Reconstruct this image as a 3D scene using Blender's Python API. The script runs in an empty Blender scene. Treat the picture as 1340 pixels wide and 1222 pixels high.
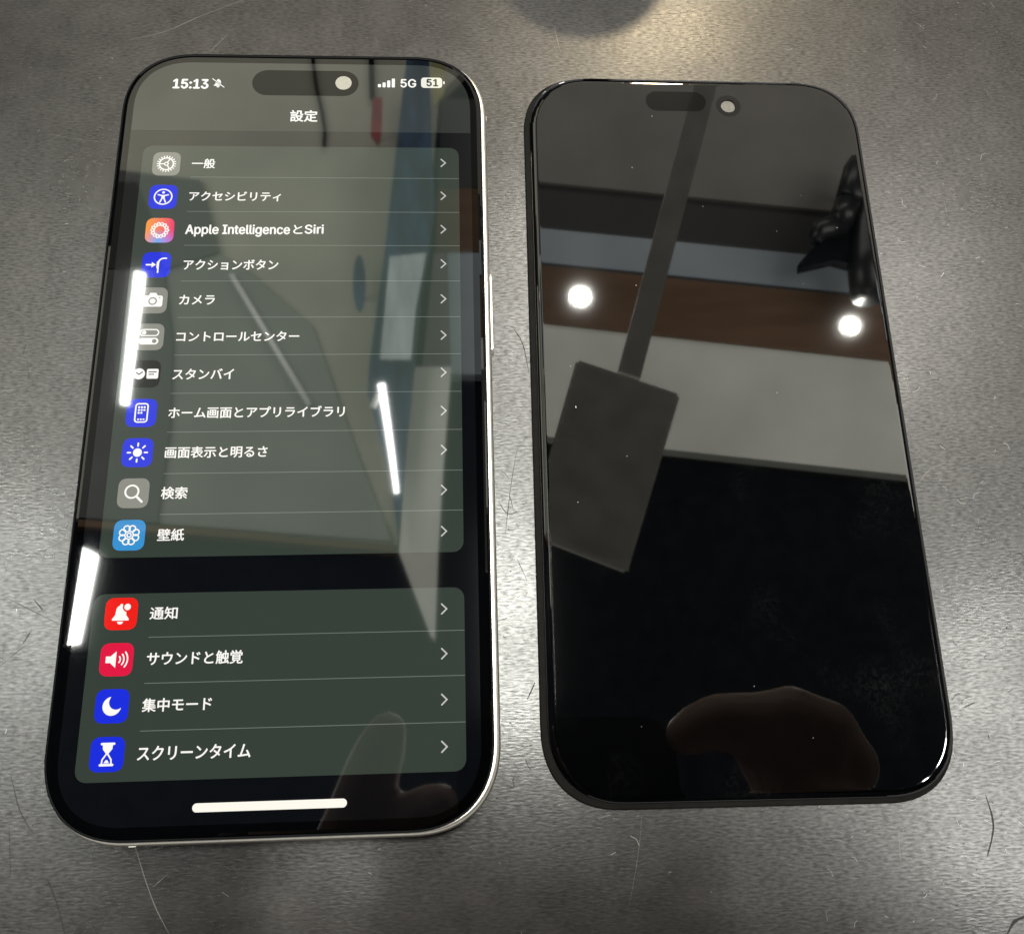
import bpy, bmesh, math, random
from mathutils import Vector, Matrix, Euler

# ------------------------------------------------------------------ camera
S = bpy.context.scene
COL = S.collection
MM = 0.001
IW, IH = 1340.0, 1222.0
F_PX, CX, CY = 1250.28, 670.0, 556.63
CAM = Vector((29.2207, -60.9892, 170.0202))          # mm
EUL = Euler((0.3255, -0.0545, -0.0285), 'XYZ')
ROT = EUL.to_matrix()
cd = bpy.data.cameras.new('camera')
cam = bpy.data.objects.new('camera', cd)
COL.objects.link(cam)
cam.location = CAM * MM
cam.rotation_euler = EUL
cd.sensor_fit = 'HORIZONTAL'
cd.sensor_width = 36.0
cd.lens = F_PX / IW * 36.0
cd.shift_x = 0.0
cd.shift_y = (CY - IH / 2) / IW
cd.clip_start = 0.002
cd.clip_end = 50.0
S.camera = cam

# ------------------------------------------------------------------ world, exposure
W = bpy.data.worlds.new('World')
S.world = W
W.use_nodes = True
W.node_tree.nodes['Background'].inputs[0].default_value = (1.0, 0.97, 0.9, 1)
W.node_tree.nodes['Background'].inputs[1].default_value = 0.6
S.view_settings.view_transform = 'Standard'
S.view_settings.look = 'None'
S.view_settings.exposure = 0.0
S.view_settings.gamma = 1.0
S.cycles.use_denoising = True
S.cycles.use_adaptive_sampling = False
S.cycles.sample_clamp_indirect = 6.0
S.cycles.max_bounces = 8

ZC = 1700.0        # ceiling height above the table, mm

def area_lamp(name, loc, target, sx, sy, power, color):
    l = bpy.data.lights.new(name, 'AREA')
    l.shape = 'RECTANGLE'
    l.size, l.size_y, l.energy, l.color = sx, sy, power, color
    o = bpy.data.objects.new(name, l)
    COL.objects.link(o)
    o.location = Vector(loc) * MM
    o.rotation_euler = (Vector(target) - Vector(loc)).to_track_quat('-Z', 'Y').to_euler()
    return o
# unseen fill lamps on all sides, added to brighten the mirrored ceiling
area_lamp('ceiling_fill_lamp', (300, 2700, 500), (300, 2300, 1700), 2.4, 0.8, 125, (1, 0.98, 0.93))
area_lamp('ceiling_fill_lamp', (2000, 700, 500), (1900, 700, 1700), 0.8, 2.2, 130, (1, 0.97, 0.92))
area_lamp('ceiling_fill_lamp', (-1700, 700, 500), (-1650, 700, 1700), 0.8, 2.2, 140, (1, 1, 0.95))
area_lamp('ceiling_fill_lamp', (200, -1300, 500), (200, -1100, 1700), 2.0, 0.6, 60, (1, 0.98, 0.93))

# ------------------------------------------------------------------ helpers
def ray(u, v):
    d = ROT @ Vector(((u - CX) / F_PX, -(v - CY) / F_PX, -1.0))
    return d.normalized()
def plane(u, v, z):
    d = ray(u, v)
    return CAM + d * ((z - CAM.z) / d.z)
def mirror(u, v, z0, Z):
    """where the reflection seen at a pixel of a glass lying at height z0 stands, at height Z"""
    p = plane(u, v, z0)
    d = ray(u, v)
    d.z = -d.z
    return p + d * ((Z - z0) / d.z)

def obj(name, bm, mat, parent=None, smooth=False):
    me = bpy.data.meshes.new(name)
    bm.to_mesh(me)
    bm.free()
    return link(name, me, mat, parent, smooth)
def link(name, me, mat, parent=None, smooth=False):
    for m in (mat if isinstance(mat, (list, tuple)) else [mat]):
        me.materials.append(m)
    if smooth:
        for p in me.polygons:
            p.use_smooth = True
    o = bpy.data.objects.new(name, me)
    COL.objects.link(o)
    if parent is not None:
        o.parent = parent
    return o
def empty(name, loc=(0, 0, 0), rz=0):
    o = bpy.data.objects.new(name, None)
    COL.objects.link(o)
    o.location = Vector(loc) * MM
    o.rotation_euler = (0, 0, rz)
    o.empty_display_size = 0.01
    return o
def tag(o, label, cat, group=None):
    o['label'] = label
    o['category'] = cat
    if group:
        o['group'] = group
    return o

# ---- materials
def principled(name, color, rough=0.5, ior=1.5, metal=0.0, emit=None, estr=0.0, spec=None):
    m = bpy.data.materials.new(name)
    m.use_nodes = True
    b = m.node_tree.nodes['Principled BSDF']
    b.inputs['Base Color'].default_value = (*color, 1)
    b.inputs['Roughness'].default_value = rough
    b.inputs['IOR'].default_value = ior
    b.inputs['Metallic'].default_value = metal
    if spec is not None:
        b.inputs['Specular IOR Level'].default_value = spec
    if emit is not None:
        b.inputs['Emission Color'].default_value = (*emit, 1)
        b.inputs['Emission Strength'].default_value = estr
    return m
def nt(m):
    return m.node_tree.nodes, m.node_tree.links, m.node_tree.nodes['Principled BSDF']
def noisy(m, scale, lo, hi, detail=6, stretch=(1, 1, 1), c2=None, bump=0.0, bscale=None, bdist=0.001, rough=None):
    """break up a flat colour (and optionally roughness, relief) with object-space noise"""
    N, L, b = nt(m)
    tc = N.new('ShaderNodeTexCoord')
    mp = N.new('ShaderNodeMapping')
    mp.inputs['Scale'].default_value = stretch
    L.new(tc.outputs['Object'], mp.inputs['Vector'])
    n = N.new('ShaderNodeTexNoise')
    n.inputs['Scale'].default_value = scale
    n.inputs['Detail'].default_value = detail
    L.new(mp.outputs[0], n.inputs['Vector'])
    r = N.new('ShaderNodeMapRange')
    r.inputs['From Min'].default_value = 0.3
    r.inputs['From Max'].default_value = 0.7
    r.inputs['To Min'].default_value = lo
    r.inputs['To Max'].default_value = hi
    L.new(n.outputs['Fac'], r.inputs['Value'])
    mx = N.new('ShaderNodeMix')
    mx.data_type = 'RGBA'
    mx.blend_type = 'MULTIPLY'
    mx.inputs['Factor'].default_value = 1
    mx.inputs['A'].default_value = b.inputs['Base Color'].default_value
    L.new(r.outputs[0], mx.inputs['B'])
    L.new(mx.outputs['Result'], b.inputs['Base Color'])
    if rough:
        r2 = N.new('ShaderNodeMapRange')
        r2.inputs['From Min'].default_value = 0.3
        r2.inputs['From Max'].default_value = 0.7
        r2.inputs['To Min'].default_value = rough[0]
        r2.inputs['To Max'].default_value = rough[1]
        L.new(n.outputs['Fac'], r2.inputs['Value'])
        L.new(r2.outputs[0], b.inputs['Roughness'])
    if bump:
        n2 = N.new('ShaderNodeTexNoise')
        n2.inputs['Scale'].default_value = bscale or scale
        n2.inputs['Detail'].default_value = 4
        L.new(mp.outputs[0], n2.inputs['Vector'])
        bp = N.new('ShaderNodeBump')
        bp.inputs['Strength'].default_value = bump
        bp.inputs['Distance'].default_value = bdist
        L.new(n2.outputs['Fac'], bp.inputs['Height'])
        L.new(bp.outputs[0], b.inputs['Normal'])
    return m
def srgb(r, g, b):
    f = lambda c: c / 255 / 12.92 if c <= 10 else ((c / 255 + 0.055) / 1.055) ** 2.4
    return (f(r), f(g), f(b))
GLASS_IOR = 1.62
_ui = {}
def ui(r, g, b, s=1.0, ior=1.66):
    k = (r, g, b, s, ior)
    if k not in _ui:
        _ui[k] = principled('screen_pixel_%d_%d_%d' % (r, g, b), (0.0004, 0.0004, 0.0004), 0.03, ior, emit=srgb(r, g, b), estr=s)
        _ui[k].cycles.emission_sampling = 'NONE'      # thousands of tiny screen faces: far too dim to light anything
    return _ui[k]

# ---- meshes (mm in, metres out)
def rr_points(w, h, ext, n=20, e=2.35, cx=0, cy=0):
    """outline of a rectangle with continuous-curvature corners, counter-clockwise"""
    pts = []
    for sx, sy, a0 in ((1, 1, 0), (-1, 1, 1), (-1, -1, 2), (1, -1, 3)):
        for i in range(n + 1):
            t = (a0 + i / n) * math.pi / 2
            c, s = math.cos(t), math.sin(t)
            x = math.copysign(abs(c) ** (2 / e), c) if abs(c) > 1e-9 else 0
            y = math.copysign(abs(s) ** (2 / e), s) if abs(s) > 1e-9 else 0
            pts.append((cx + sx * (w / 2 - ext) + x * ext, cy + sy * (h / 2 - ext) + y * ext))
    return pts
def loft(w, h, ext, prof, n=20, e=2.35, cap0=True, cap1=True, cx=0, cy=0):
    """stack of rounded outlines: prof = [(inset, z), ...]"""
    bm = bmesh.new()
    rings = []
    for ins, z in prof:
        p = rr_points(w - 2 * ins, h - 2 * ins, max(ext - ins, 0.2), n, e, cx, cy)
        rings.append([bm.verts.new((x * MM, y * MM, z * MM)) for x, y in p])
    k = len(rings[0])
    for a, b in zip(rings, rings[1:]):
        for i in range(k):
            j = (i + 1) % k
            bm.faces.new((a[i], a[j], b[j], b[i]))
    if cap0:
        bm.faces.new(rings[0][::-1])
    if cap1:
        bm.faces.new(rings[-1])
    return bm
def box(bm, x0, x1, y0, y1, z0, z1):
    vs = [bm.verts.new((x * MM, y * MM, z * MM)) for z in (z0, z1) for x, y in ((x0, y0), (x1, y0), (x1, y1), (x0, y1))]
    for f in ((3, 2, 1, 0), (4, 5, 6, 7), (0, 1, 5, 4), (1, 2, 6, 5), (2, 3, 7, 6), (3, 0, 4, 7)):
        bm.faces.new([vs[i] for i in f])
def prism(bm, pts, z0, z1):
    """pts: (x, y) mm; either winding"""
    a = sum(p[0] * q[1] - q[0] * p[1] for p, q in zip(pts, pts[1:] + pts[:1]))
    if a < 0:
        pts = pts[::-1]
    lo = [bm.verts.new((x * MM, y * MM, z0 * MM)) for x, y in pts]
    hi = [bm.verts.new((x * MM, y * MM, z1 * MM)) for x, y in pts]
    k = len(pts)
    bm.faces.new(lo[::-1])
    bm.faces.new(hi)
    for i in range(k):
        j = (i + 1) % k
        bm.faces.new((lo[i], lo[j], hi[j], hi[i]))
def tube(bm, pts, rad, n=12, cap=True):
    """pts in mm; rad number or list"""
    pts = [Vector(p) for p in pts]
    rads = rad if isinstance(rad, (list, tuple)) else [rad] * len(pts)
    rings = []
    for i, p in enumerate(pts):
        d = (pts[min(i + 1, len(pts) - 1)] - pts[max(i - 1, 0)]).normalized()
        up = Vector((0, 0, 1)) if abs(d.z) < 0.9 else Vector((1, 0, 0))
        a = d.cross(up).normalized()
        b = d.cross(a).normalized()
        rings.append([bm.verts.new((p + (a * math.cos(t) + b * math.sin(t)) * rads[i]) * MM) for t in [2 * math.pi * k / n for k in range(n)]])
    for r, s in zip(rings, rings[1:]):
        for k in range(n):
            bm.faces.new((r[k], r[(k + 1) % n], s[(k + 1) % n], s[k]))
    if cap:
        bm.faces.new(rings[0][::-1])
        bm.faces.new(rings[-1])
    bmesh.ops.recalc_face_normals(bm, faces=bm.faces)

class Flat:
    """flat drawing on the display: polygons in mm at a height"""
    def __init__(self, z):
        self.v, self.f, self.m, self.z = [], [], [], z
    def poly(self, pts, m=0, dz=0.0):
        a = sum(p[0] * q[1] - q[0] * p[1] for p, q in zip(pts, list(pts[1:]) + list(pts[:1])))
        if a < 0:
            pts = pts[::-1]
        i0 = len(self.v)
        self.v += [(x * MM, y * MM, (self.z + dz) * MM) for x, y in pts]
        self.f.append(tuple(range(i0, i0 + len(pts))))
        self.m.append(m)
    def disc(self, c, r, m=0, dz=0.0, n=32, ry=None):
        ry = ry or r
        self.poly([(c[0] + r * math.cos(2 * math.pi * k / n), c[1] + ry * math.sin(2 * math.pi * k / n)) for k in range(n)], m, dz)
    def line(self, pts, w, m=0, dz=0.0, round_=True, closed=False):
        """stroke; overlaps are harmless: each segment sits a hair higher"""
        pts = list(pts)
        if closed:
            pts = pts + [pts[0]]
        P = [Vector(p) for p in pts]
        L, R = [], []
        for i, p in enumerate(P):
            if closed and i in (0, len(P) - 1):
                d0, d1 = (P[-1] - P[-2]).normalized(), (P[1] - P[0]).normalized()
            else:
                d0 = (P[i] - P[max(i - 1, 0)])
                d1 = (P[min(i + 1, len(P) - 1)] - P[i])
                d0 = d0.normalized() if d0.length else d1.normalized()
                d1 = d1.normalized() if d1.length else d0
            t = (d0 + d1).normalized() if (d0 + d1).length > 1e-6 else d0
            n = Vector((-t.y, t.x))
            s = w / 2 / max(n.dot(Vector((-d0.y, d0.x))), 0.5)
            L.append(p + n * s)
            R.append(p - n * s)
        for i in range(len(P) - 1):
            self.poly([tuple(R[i]), tuple(R[i + 1]), tuple(L[i + 1]), tuple(L[i])], m, dz)
        if round_ and not closed:
            for p, q in ((P[0], P[1]), (P[-1], P[-2])):
                d = (p - q).normalized()
                a0 = math.atan2(d.y, d.x)
                self.poly([(p.x + w / 2 * math.cos(a0 + t), p.y + w / 2 * math.sin(a0 + t)) for t in [math.pi * (k / 8 - 0.5) for k in range(9)]], m, dz)
    def ring(self, c, r, w, m=0, dz=0.0, n=40, a0=0.0, a1=2 * math.pi):
        if a1 - a0 > 6.28:
            self.line([(c[0] + r * math.cos(2 * math.pi * k / n), c[1] + r * math.sin(2 * math.pi * k / n)) for k in range(n)], w, m, dz, closed=True)
        else:
            self.line([(c[0] + r * math.cos(a0 + (a1 - a0) * k / n), c[1] + r * math.sin(a0 + (a1 - a0) * k / n)) for k in range(n + 1)], w, m, dz)
    def build(self, name, mats, parent):
        me = bpy.data.meshes.new(name)
        me.from_pydata(self.v, [], self.f)
        for p, i in zip(me.polygons, self.m):
            p.material_index = i
        me.update()
        return link(name, me, mats, parent)

# ------------------------------------------------------------------ materials of the place
def table_material():
    m = principled('dark_coated_steel', (0.028, 0.0255, 0.025), 0.3, 1.5)
    N, L, b = nt(m)
    tc = N.new('ShaderNodeTexCoord')
    def noise(scale, stretch, detail, rough=0.55):
        mp = N.new('ShaderNodeMapping')
        mp.inputs['Scale'].default_value = stretch
        L.new(tc.outputs['Object'], mp.inputs['Vector'])
        n = N.new('ShaderNodeTexNoise')
        n.inputs['Scale'].default_value = scale
        n.inputs['Detail'].default_value = detail
        n.inputs['Roughness'].default_value = rough
        L.new(mp.outputs[0], n.inputs['Vector'])
        return n.outputs['Fac']
    def rng(src, a, b_, c, d):
        r = N.new('ShaderNodeMapRange')
        r.inputs['From Min'].default_value, r.inputs['From Max'].default_value = a, b_
        r.inputs['To Min'].default_value, r.inputs['To Max'].default_value = c, d
        L.new(src, r.inputs['Value'])
        return r.outputs[0]
    grain = noise(1900, (0.45, 1.5, 1), 1.2)          # leathery grain, about half a millimetre
    fine = noise(2600, (0.25, 1.2, 1), 0)        # fine brushed streaks
    patch = noise(28, (1, 1, 1), 5)              # wear patches
    blot = noise(160, (1, 1, 1), 4)
    add = N.new('ShaderNodeMath'); add.operation = 'MULTIPLY_ADD'
    L.new(fine, add.inputs[0]); add.inputs[1].default_value = 0.4; L.new(grain, add.inputs[2])
    bp = N.new('ShaderNodeBump')
    bp.inputs['Strength'].default_value = 1.0
    bp.inputs['Distance'].default_value = 0.000018
    L.new(add.outputs[0], bp.inputs['Height'])
    L.new(bp.outputs[0], b.inputs['Normal'])
    L.new(rng(patch, 0.3, 0.7, 0.24, 0.34), b.inputs['Roughness'])
    L.new(rng(noise(45, (1, 1, 1), 3), 0.35, 0.62, 0.35, 1.0), bp.inputs['Strength'])
    L.new(rng(add.outputs[0], 0.45, 0.95, 0.34, 0.96), b.inputs['Specular IOR Level'])
    mx = N.new('ShaderNodeMix'); mx.data_type = 'RGBA'; mx.blend_type = 'MULTIPLY'
    mx.inputs['Factor'].default_value = 1
    mx.inputs['A'].default_value = (0.028, 0.0255, 0.025, 1)
    L.new(rng(blot, 0.3, 0.7, 0.7, 1.35), mx.inputs['B'])
    L.new(mx.outputs['Result'], b.inputs['Base Color'])
    return m
M_TABLE = table_material()
M_SCR_L = principled('bright_scratch', (0.17, 0.165, 0.15), 0.25)
M_SCR_D = principled('dark_scratch', (0.012, 0.012, 0.012), 0.6)
M_TITAN = noisy(principled('natural_titanium', (0.82, 0.79, 0.73), 0.36, metal=1.0), 900, 0.9, 1.05)
M_ANT = principled('antenna_resin', (0.75, 0.72, 0.66), 0.4)
M_BEZEL = principled('black_bezel_glass', (0.0003, 0.0004, 0.0006), 0.015, 1.45)
M_BLACKGLASS = principled('black_cover_glass', (0.0003, 0.0004, 0.0006), 0.022, GLASS_IOR)
def smudged_glass():
    m = principled('smudged_black_glass', (0.0003, 0.0004, 0.0006), 0.022, GLASS_IOR)
    N, L, b = nt(m)
    tc = N.new('ShaderNodeTexCoord')
    def noise(sc, det, dist=0.0):
        n = N.new('ShaderNodeTexNoise'); n.inputs['Scale'].default_value = sc; n.inputs['Detail'].default_value = det
        n.inputs['Distortion'].default_value = dist
        L.new(tc.outputs['Object'], n.inputs['Vector']); return n.outputs['Fac']
    def rng(x, a, b_, c, d):
        r = N.new('ShaderNodeMapRange'); L.new(x, r.inputs['Value'])
        for k, v in zip(('From Min', 'From Max', 'To Min', 'To Max'), (a, b_, c, d)): r.inputs[k].default_value = v
        return r.outputs[0]
    mul = N.new('ShaderNodeMath'); mul.operation = 'MULTIPLY'
    L.new(rng(noise(48, 2), 0.55, 0.75, 0, 1), mul.inputs[0]); L.new(rng(noise(900, 4, 1.5), 0.45, 0.7, 0.05, 1), mul.inputs[1])
    mx = N.new('ShaderNodeMix'); mx.data_type = 'RGBA'
    mx.inputs['A'].default_value = (0.0003, 0.0004, 0.0006, 1); mx.inputs['B'].default_value = (0.006, 0.0062, 0.0062, 1)
    L.new(mul.outputs[0], mx.inputs['Factor']); L.new(mx.outputs['Result'], b.inputs['Base Color'])
    return m
M_SMUDGE = smudged_glass()
M_BLACKPLASTIC = noisy(principled('black_panel_frame', (0.008, 0.0075, 0.007), 0.6, spec=0.05), 500, 0.8, 1.2)
M_FILM = noisy(principled('pale_lens_film', (0.33, 0.32, 0.28), 0.4), 1500, 0.9, 1.05)
M_BLACKMATT = noisy(principled('matt_black_paint', (0.006, 0.0065, 0.008), 0.8, spec=0.05), 30, 0.7, 1.3)
M_DUST = principled('pale_dust', (0.8, 0.8, 0.78), 0.8)

# ------------------------------------------------------------------ the table
bm = bmesh.new()
box(bm, -700, 900, -600, 900, -30, 0)
bmesh.ops.bevel(bm, geom=[e for e in bm.edges], offset=0.003, segments=2, affect='EDGES')
table = obj('table_top', bm, M_TABLE)
table['kind'] = 'structure'

# ------------------------------------------------------------------ ceiling
def cpoly(name, px, z0, Z, thick, mat, parent=None):
    """slab hanging at height Z whose underside is seen, reflected in a glass at z0, at these pixels"""
    bm = bmesh.new()
    q = [mirror(u, v, z0, Z) for u, v in px]
    prism(bm, [(p.x, p.y) for p in q], Z, Z + thick)
    return obj(name, bm, mat, parent)
def mat_c(name, c, r=0.7):
    return noisy(principled(name, c, r), 6, 0.88, 1.1, bump=0.2, bscale=60, bdist=0.002)
bm = bmesh.new()
box(bm, -3200, 3200, -3000, 3200, ZC + 60, ZC + 100)
ceiling = obj('ceiling', bm, M_BLACKMATT)
ceiling['kind'] = 'structure'
ZR, ZL = 1.3, 8.0
R_ = lambda name, px, mat, Z=ZC + 20, t=39: cpoly(name, px, ZR, Z, t, mat, ceiling)
L_ = lambda name, px, mat, Z=ZC + 20, t=39: cpoly(name, px, ZL, Z, t, mat, ceiling)
C_GREY = mat_c('grey_ceiling_board', (0.17, 0.16, 0.14))
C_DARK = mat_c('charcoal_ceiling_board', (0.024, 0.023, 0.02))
C_BLUE = mat_c('blue_grey_ceiling_board', (0.29, 0.33, 0.36))
C_LIGHT = mat_c('white_ceiling_board', (0.6, 0.61, 0.55))
C_BEIGE = mat_c('beige_ceiling_board', (0.345, 0.335, 0.27))
C_COOL = mat_c('cool_grey_ceiling_board', (0.21, 0.22, 0.19))
C_WOOD = noisy(principled('brown_wood_board', (0.12, 0.068, 0.036), 0.6, spec=0.2), 5, 0.82, 1.1, stretch=(1, 12, 1))
R_('ceiling_board', [(676, -160), (1520, -90), (1500, 317), (676, 235)], C_GREY)
R_('ceiling_board', [(676, 235.5), (1500, 317.5), (1500, 377), (676, 295)], C_DARK, ZC + 30, 29)
R_('ceiling_board', [(676, 295.5), (1500, 377.5), (1500, 422), (676, 340)], C_BLUE)
R_('wood_soffit', [(676, 344), (1500, 426), (1500, 509), (676, 419)], C_WOOD, ZC + 10, 49)
R_('ceiling_board', [(676, 419.6), (1500, 510), (1500, 655), (676, 567)], C_LIGHT, ZC + 15, 44)
# over the lit phone
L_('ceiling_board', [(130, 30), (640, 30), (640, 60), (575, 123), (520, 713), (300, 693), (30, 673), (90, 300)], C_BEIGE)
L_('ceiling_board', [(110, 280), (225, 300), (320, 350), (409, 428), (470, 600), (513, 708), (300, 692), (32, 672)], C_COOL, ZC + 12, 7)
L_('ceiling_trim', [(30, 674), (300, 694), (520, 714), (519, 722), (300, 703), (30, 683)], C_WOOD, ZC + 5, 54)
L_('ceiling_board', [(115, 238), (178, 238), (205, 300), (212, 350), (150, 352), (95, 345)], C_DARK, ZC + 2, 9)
L_('ceiling_board', [(-190, 260), (94, 300), (30, 672), (-190, 655)], C_BEIGE, ZC + 21, 38)  # added out of view so its reflection brightens the table at left
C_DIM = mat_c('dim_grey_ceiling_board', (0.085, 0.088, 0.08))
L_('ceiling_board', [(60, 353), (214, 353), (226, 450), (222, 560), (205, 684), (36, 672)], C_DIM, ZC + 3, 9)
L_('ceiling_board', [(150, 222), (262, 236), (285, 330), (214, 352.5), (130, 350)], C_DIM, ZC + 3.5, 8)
L_('ceiling_board', [(578, 130), (662, 130), (662, 246), (573, 246)], C_DARK)
L_('wood_soffit', [(573, 247), (662, 247), (662, 330), (570, 330)], C_WOOD)
L_('ceiling_board', [(585, 331), (662, 331), (662, 490), (590, 490)], C_BLUE)
L_('ceiling_board', [(568, 331), (584, 331), (589, 490), (552, 490)], C_GREY)

# ------------------------------------------------------------------ lamps
def emitter(name, c, s):
    m = principled(name, (0.8, 0.8, 0.8), 0.5, emit=c, estr=s)
    m.cycles.emission_sampling = 'FRONT'
    return m
E_TUBE = emitter('lit_tube_diffuser', (0.97, 1.0, 0.93), 90)
E_TUBE_S = emitter('lit_tube_diffuser_bright', (1.0, 1.0, 0.92), 280)
E_RIGHT = emitter('lit_tube_diffuser_right', (1.0, 0.99, 0.92), 130)
E_SPOT = emitter('lit_downlight_lens', (1.0, 0.97, 0.88), 3200)
E_WARM = emitter('lit_warm_downlight_lens', (1.0, 0.8, 0.5), 300)
M_LAMPGREY = principled('dark_grey_lamp_housing', (0.05, 0.05, 0.05), 0.6, spec=0.1)
M_WHITE = principled('white_enamel', (0.75, 0.75, 0.72), 0.4)
def linear_lamp(quad, label, mat, Z=ZC):
    """quad: four (x, y) mm on the ceiling, long side along y"""
    t = empty('linear_ceiling_lamp', (sum(q[0] for q in quad) / 4, sum(q[1] for q in quad) / 4, Z))
    ox, oy = t.location.x / MM, t.location.y / MM
    q = [(x - ox, y - oy) for x, y in quad]
    big = [(x + math.copysign(2, x), y + math.copysign(8, y)) for x, y in q]
    bm = bmesh.new(); prism(bm, big, 6, 58); obj('housing', bm, M_LAMPGREY, t)
    if sum(p[0] * r[1] - r[0] * p[1] for p, r in zip(q, q[1:] + q[:1])) > 0:
        q = q[::-1]
    bm = bmesh.new(); bm.faces.new([bm.verts.new((x * MM, y * MM, -2 * MM)) for x, y in q])      # one lit face, looking down
    obj('diffuser', bm, mat, t)
    bm = bmesh.new(); prism(bm, q, -1.8, 5.5); obj('diffuser_tray', bm, M_WHITE, t)
    tag(t, label, 'ceiling lamp', 'linear ceiling lamps')
    return t
def mq(px, z0=ZL):
    return [tuple(mirror(u, v, z0, ZC - 2)[:2]) for u, v in px]
linear_lamp(mq([(177, 356), (190, 358), (168, 530), (158, 529)]), 'lit white strip lamp mirrored beside the upper rows of settings icons', E_TUBE)
linear_lamp(mq([(108, 717), (128, 727), (104, 842), (88, 844)]), 'lit white strip lamp mirrored at lower left edge of the lit screen', E_TUBE)
linear_lamp([(125, 350), (185, 350), (181, 20), (121, 20)], 'lit white strip lamp whose glare lies between the two screens', E_TUBE_S)
linear_lamp([(-860, 380), (-800, 380), (-805, -60), (-865, -60)], 'lit white strip lamp whose glare lies beside the silver phone', E_TUBE)
linear_lamp([(1040, 160), (1100, 160), (1095, -420), (1035, -420)], 'lit white strip lamp whose glare lies beside the black panel', E_RIGHT)
def downlight(x, y, r, Z, mat, label):
    t = empty('downlight', (x, y, Z))
    bm = bmesh.new()
    bm.faces.new([bm.verts.new((r * math.cos(a) * MM, r * math.sin(a) * MM, -3 * MM)) for a in [-2 * math.pi * k / 32 for k in range(32)]])
    obj('lens', bm, mat, t)
    bm = bmesh.new()
    ring_o = [(1.3 * r, 9.0), (1.3 * r, -12), (1.06 * r, -12), (1.06 * r, 9.0)]
    vs = [[bm.verts.new((q * math.cos(a) * MM, q * math.sin(a) * MM, z * MM)) for q, z in ring_o] for a in [2 * math.pi * k / 32 for k in range(32)]]
    for k in range(32):
        for j in range(4):
            bm.faces.new((vs[k][j], vs[(k + 1) % 32][j], vs[(k + 1) % 32][(j + 1) % 4], vs[k][(j + 1) % 4]))
    bmesh.ops.recalc_face_normals(bm, faces=bm.faces)
    obj('trim_ring', bm, M_BLACKMATT, t)
    tag(t, label, 'downlight', 'ceiling downlights')
    return t
p = mirror(759, 390, ZR, ZC); downlight(p.x, p.y, 18, ZC, E_SPOT, 'lit round downlight mirrored beside the flat bar of the boom')
p = mirror(1111, 428, ZR, ZC); downlight(p.x, p.y, 16, ZC, E_SPOT, 'lit round downlight mirrored under the dark spotlight')
p = mirror(865, 20, 0, ZC); downlight(p.x, p.y, 62, ZC, E_WARM, 'warm downlight whose glow falls above the black panel')

# ------------------------------------------------------------------ the lit phone
GW, GH = 70.18, 146.2
PW, PH, PT = GW + 1.6, GH + 1.1, 8.0
FX, FY = 0.45, -0.3
ph = tag(empty('phone'), 'lit smartphone with pale metal frame showing a dark Japanese settings list', 'phone')
bm = loft(PW, PH, 14.5, [(1.9, 0), (0.9, 0.12), (0.3, 0.6), (0, 1.4), (0, 6.6), (0.12, 7.2), (0.35, 7.6), (0.68, 7.8), (0.9, 7.78)], cap1=True, cx=FX, cy=FY)
frame = obj('frame', bm, M_TITAN, ph, True)
bm = loft(GW, GH, 13.85, [(0.02, 7.7), (0.02, 7.84), (0.12, 7.91), (0.35, 7.965), (0.75, 8.0)], cap0=False)
glass = obj('cover_glass', bm, M_BEZEL, ph, False)
def pside(v, z=4.0):
    return plane(640, v, z).y
y1, y0 = plane(645, 359, 4).y, plane(647, 465, 4).y
def button(name, x, ya, yb, z0=2.6, z1=5.2):
    s = 1 if x > 0 else -1
    bm = loft(z1 - z0, yb - ya, 1.2, [(0, 0), (0, 0.35), (0.15, 0.5)], n=6, e=2)
    o = obj(name, bm, M_TITAN, ph, False)
    o.rotation_euler = (0, s * math.pi / 2, 0)
    o.location = Vector((FX + s * (PW / 2 - 0.02), (ya + yb) / 2, (z0 + z1) / 2)) * MM
bm = loft(GW + 0.4, GH + 0.4, 14.05, [(0, 7.6), (0, 7.825), (0.25, 7.825)], cap0=False, cap1=False)
obj('gasket', bm, M_BLACKMATT, ph)
button('power_button', 1, y0, y1, 2.9, 5.1)
button('action_button', -1, 38, 43)
button('volume_button', -1, 24, 34)
button('volume_button', -1, 11, 21)
for x, y in ((1, plane(638, 158, 6).y), (-1, plane(158, 158, 6).y), (1, plane(652, 945, 6).y), (-1, plane(66, 945, 6).y)):
    bm = bmesh.new(); box(bm, -0.35, 0.04, -0.55, 0.55, -2.6, 2.6)
    o = obj('antenna_band', bm, M_ANT, ph)
    o.location = Vector((FX + x * PW / 2, y, 4.0)) * MM
    o.rotation_euler = (0, 0, 0 if x > 0 else math.pi)
bx = plane(176, 1101, 6).x
bm = bmesh.new(); box(bm, -0.55, 0.55, -0.04, 0.35, -2.6, 3.0)
o = obj('antenna_band', bm, M_ANT, ph); o.location = Vector((bx, FY - PH / 2, 4.0)) * MM
for x in (-6, 6):
    bm = bmesh.new(); tube(bm, [(x, FY - PH / 2 - 0.05, 4.0), (x, FY - PH / 2 + 0.4, 4.0)], 0.8, 12); obj('screw', bm, M_TITAN, ph)
bm = loft(9, 2.9, 1.4, [(0, 0), (0, 0.4)], n=8, e=2); o = obj('charging_port', bm, M_BLACKMATT, ph)
o.rotation_euler = (math.pi / 2, 0, 0); o.location = Vector((0, FY - PH / 2 + 0.3, 4.0)) * MM

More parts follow.
